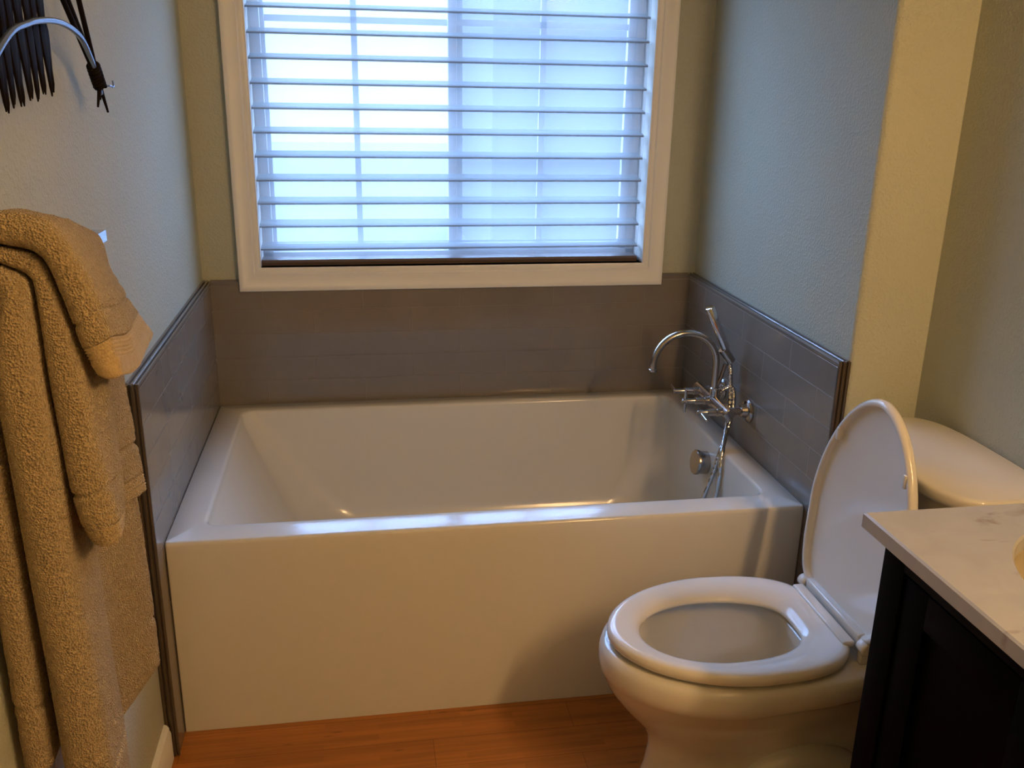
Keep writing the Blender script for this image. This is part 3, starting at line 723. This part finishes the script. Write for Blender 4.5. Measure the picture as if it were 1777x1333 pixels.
# ------------------------------------------------------------------ wall sculpture
ws = thing('wall_sculpture', 'dark metal wall sculpture with a fringe of pointed strips on an arched rod', 'wall art', (WL, -1.45, 1.55))
def apart(n, bm, m=DARKMET): return setparent(obj(n, bm, m), ws)
XA = .022
arc = cr([(XA + .014, -1.92, 1.36), (XA + .014, -1.74, 1.455), (XA + .014, -1.585, 1.536), (XA + .014, -1.50, 1.557), (XA + .014, -1.43, 1.565), (XA + .014, -1.36, 1.567), (XA + .012, -1.29, 1.562), (XA + .010, -1.23, 1.549), (XA + .006, -1.175, 1.522), (XA + .003, -1.135, 1.49), (XA, -1.115, 1.465)], 8)
bm = bmesh.new(); tube(bm, arc, .0045, 14); apart('arched_rod', bm, GLINTMET)
def arcz(y):
    return min(arc, key=lambda p: abs(p.y - y)).z
k = 0; y = -1.371
while y > -1.80:
    zb = 1.470 - .0035 * math.sin(k * 1.7) - .0016 * k
    zc_ = arcz(y); w = .0122; zt = 1.76 + .01 * math.sin(k * 2.1)
    x = XA + .0025 * (k % 2) - .002
    secs = [(zb, .0006), (zb + .012, .0022), (zb + .030, .0045), (zb + .050, .0078), (zb + .075, w), (zc_ - .012, w * 1.02), (zc_ - .002, w * .62), (zc_ + .006, w * .5), (zc_ + .03, w * .85), (zt - .06, w * 1.05), (zt - .01, w * .6), (zt, .001)]
    rings = []
    for z, h_ in secs:
        yy = y + (zb - z) * .02 + .004 * math.sin(z * 14 + k); d_ = min(.0016, h_)
        rings.append([(x + d_, yy - h_, z), (x + d_ * 1.8, yy, z), (x + d_, yy + h_, z), (x - d_, yy + h_, z), (x - d_ * 1.4, yy, z), (x - d_, yy - h_, z)])
    bm = bmesh.new(); loft(bm, rings); apart('pointed_strip', bm)
    k += 1; y -= .0163
J = Vector((XA + .002, -1.150, 1.512)); J2 = Vector((XA + .002, -1.118, 1.476))
ends = [((XA, -1.140, 1.444), (XA + .006, -1.50, 1.765)), ((XA + .004, -1.093, 1.434), (XA - .004, -1.405, 1.765)), ((XA - .004, -1.104, 1.455), (XA + .004, -1.275, 1.765))]
for i, (lo_, hi_) in enumerate(ends):
    off = Vector((.0, (i - 1) * .009, (i - 1) * .002))
    bm = bmesh.new(); tube(bm, [hi_, J + off, J2 + off * .6, lo_], [.0042, .0042, .0036, .0018], 10); apart('rod', bm)
bm = bmesh.new(); pts = []
for k in range(0, 121):
    u = k / 120; c_ = J.lerp(J2, u); a = u * 2 * PI * 7; d_ = (J2 - J).normalized(); n1 = Vector((1, 0, 0)); n2 = d_.cross(n1)
    rr_ = .012 - .003 * abs(u - .4)
    pts.append(c_ + n1 * math.cos(a) * .008 + n2 * math.sin(a) * rr_)
tube(bm, pts, .0032, 8)
apart('wire_wrap', bm)
bm = bmesh.new(); tube(bm, cr([J2, (XA + .012, -1.098, 1.478), (XA + .014, -1.078, 1.476), (XA + .012, -1.070, 1.486)], 6), .0015, 8); apart('wire_hook', bm, GLINTMET)
# ------------------------------------------------------------------ world and daylight
w = bpy.data.worlds.new('sky'); S.world = w; w.use_nodes = True; nt = w.node_tree; nt.nodes.clear()
wo = nt.nodes.new('ShaderNodeOutputWorld'); bg = nt.nodes.new('ShaderNodeBackground')
tc = nt.nodes.new('ShaderNodeTexCoord'); nz = nt.nodes.new('ShaderNodeTexNoise'); nz.inputs['Scale'].default_value = 3; nz.inputs['Detail'].default_value = 3
sp = nt.nodes.new('ShaderNodeSeparateXYZ'); mr = nt.nodes.new('ShaderNodeMapRange'); mr.interpolation_type = 'SMOOTHSTEP'
mr.inputs['From Min'].default_value = .08; mr.inputs['From Max'].default_value = .55
nt.links.new(tc.outputs['Generated'], nz.inputs['Vector']); nt.links.new(tc.outputs['Generated'], sp.inputs[0]); nt.links.new(sp.outputs['Z'], mr.inputs['Value'])
mx = nt.nodes.new('ShaderNodeMix'); mx.data_type = 'RGBA'; nt.links.new(mr.outputs[0], mx.inputs[0])
mx.inputs[6].default_value = (1.75, 2.45, 3.1, 1); mx.inputs[7].default_value = (12.6, 19.8, 38.0, 1)
cl = nt.nodes.new('ShaderNodeMapRange'); cl.inputs['To Min'].default_value = .8; cl.inputs['To Max'].default_value = 1.2
nt.links.new(nz.outputs['Fac'], cl.inputs['Value']); nt.links.new(mx.outputs[2], bg.inputs[0]); nt.links.new(cl.outputs[0], bg.inputs[1])
nt.links.new(bg.outputs[0], wo.inputs[0])
pd = bpy.data.lights.new('daylight_portal', 'AREA'); pd.shape = 'RECTANGLE'; pd.size = ox1 - ox0; pd.size_y = oz1 - oz0
pd.cycles.is_portal = True
po = bpy.data.objects.new('daylight_portal', pd); link(po); po.location = ((ox0 + ox1) / 2, WB + .15, (oz0 + oz1) / 2); po.rotation_euler = (-PI / 2, 0, 0)
# ------------------------------------------------------------------ camera
cam = bpy.data.cameras.new('camera'); co = bpy.data.objects.new('camera', cam); link(co); S.camera = co
cam.sensor_width = 36; cam.lens = 1597.74 / 1777 * 36; cam.clip_start = .02
M = Matrix(((0.986768, -0.161199, 0.017412), (0.033875, 0.309994, 0.950135), (-0.158559, -0.936973, 0.311353))).transposed().to_4x4(); M.translation = (0.451751, -2.863444, 1.495844)
co.matrix_world = M
S.view_settings.view_transform = 'Standard'; S.view_settings.look = 'None'; S.view_settings.gamma = 1
S.view_settings.use_curve_mapping = False; S.view_settings.exposure = 0.0
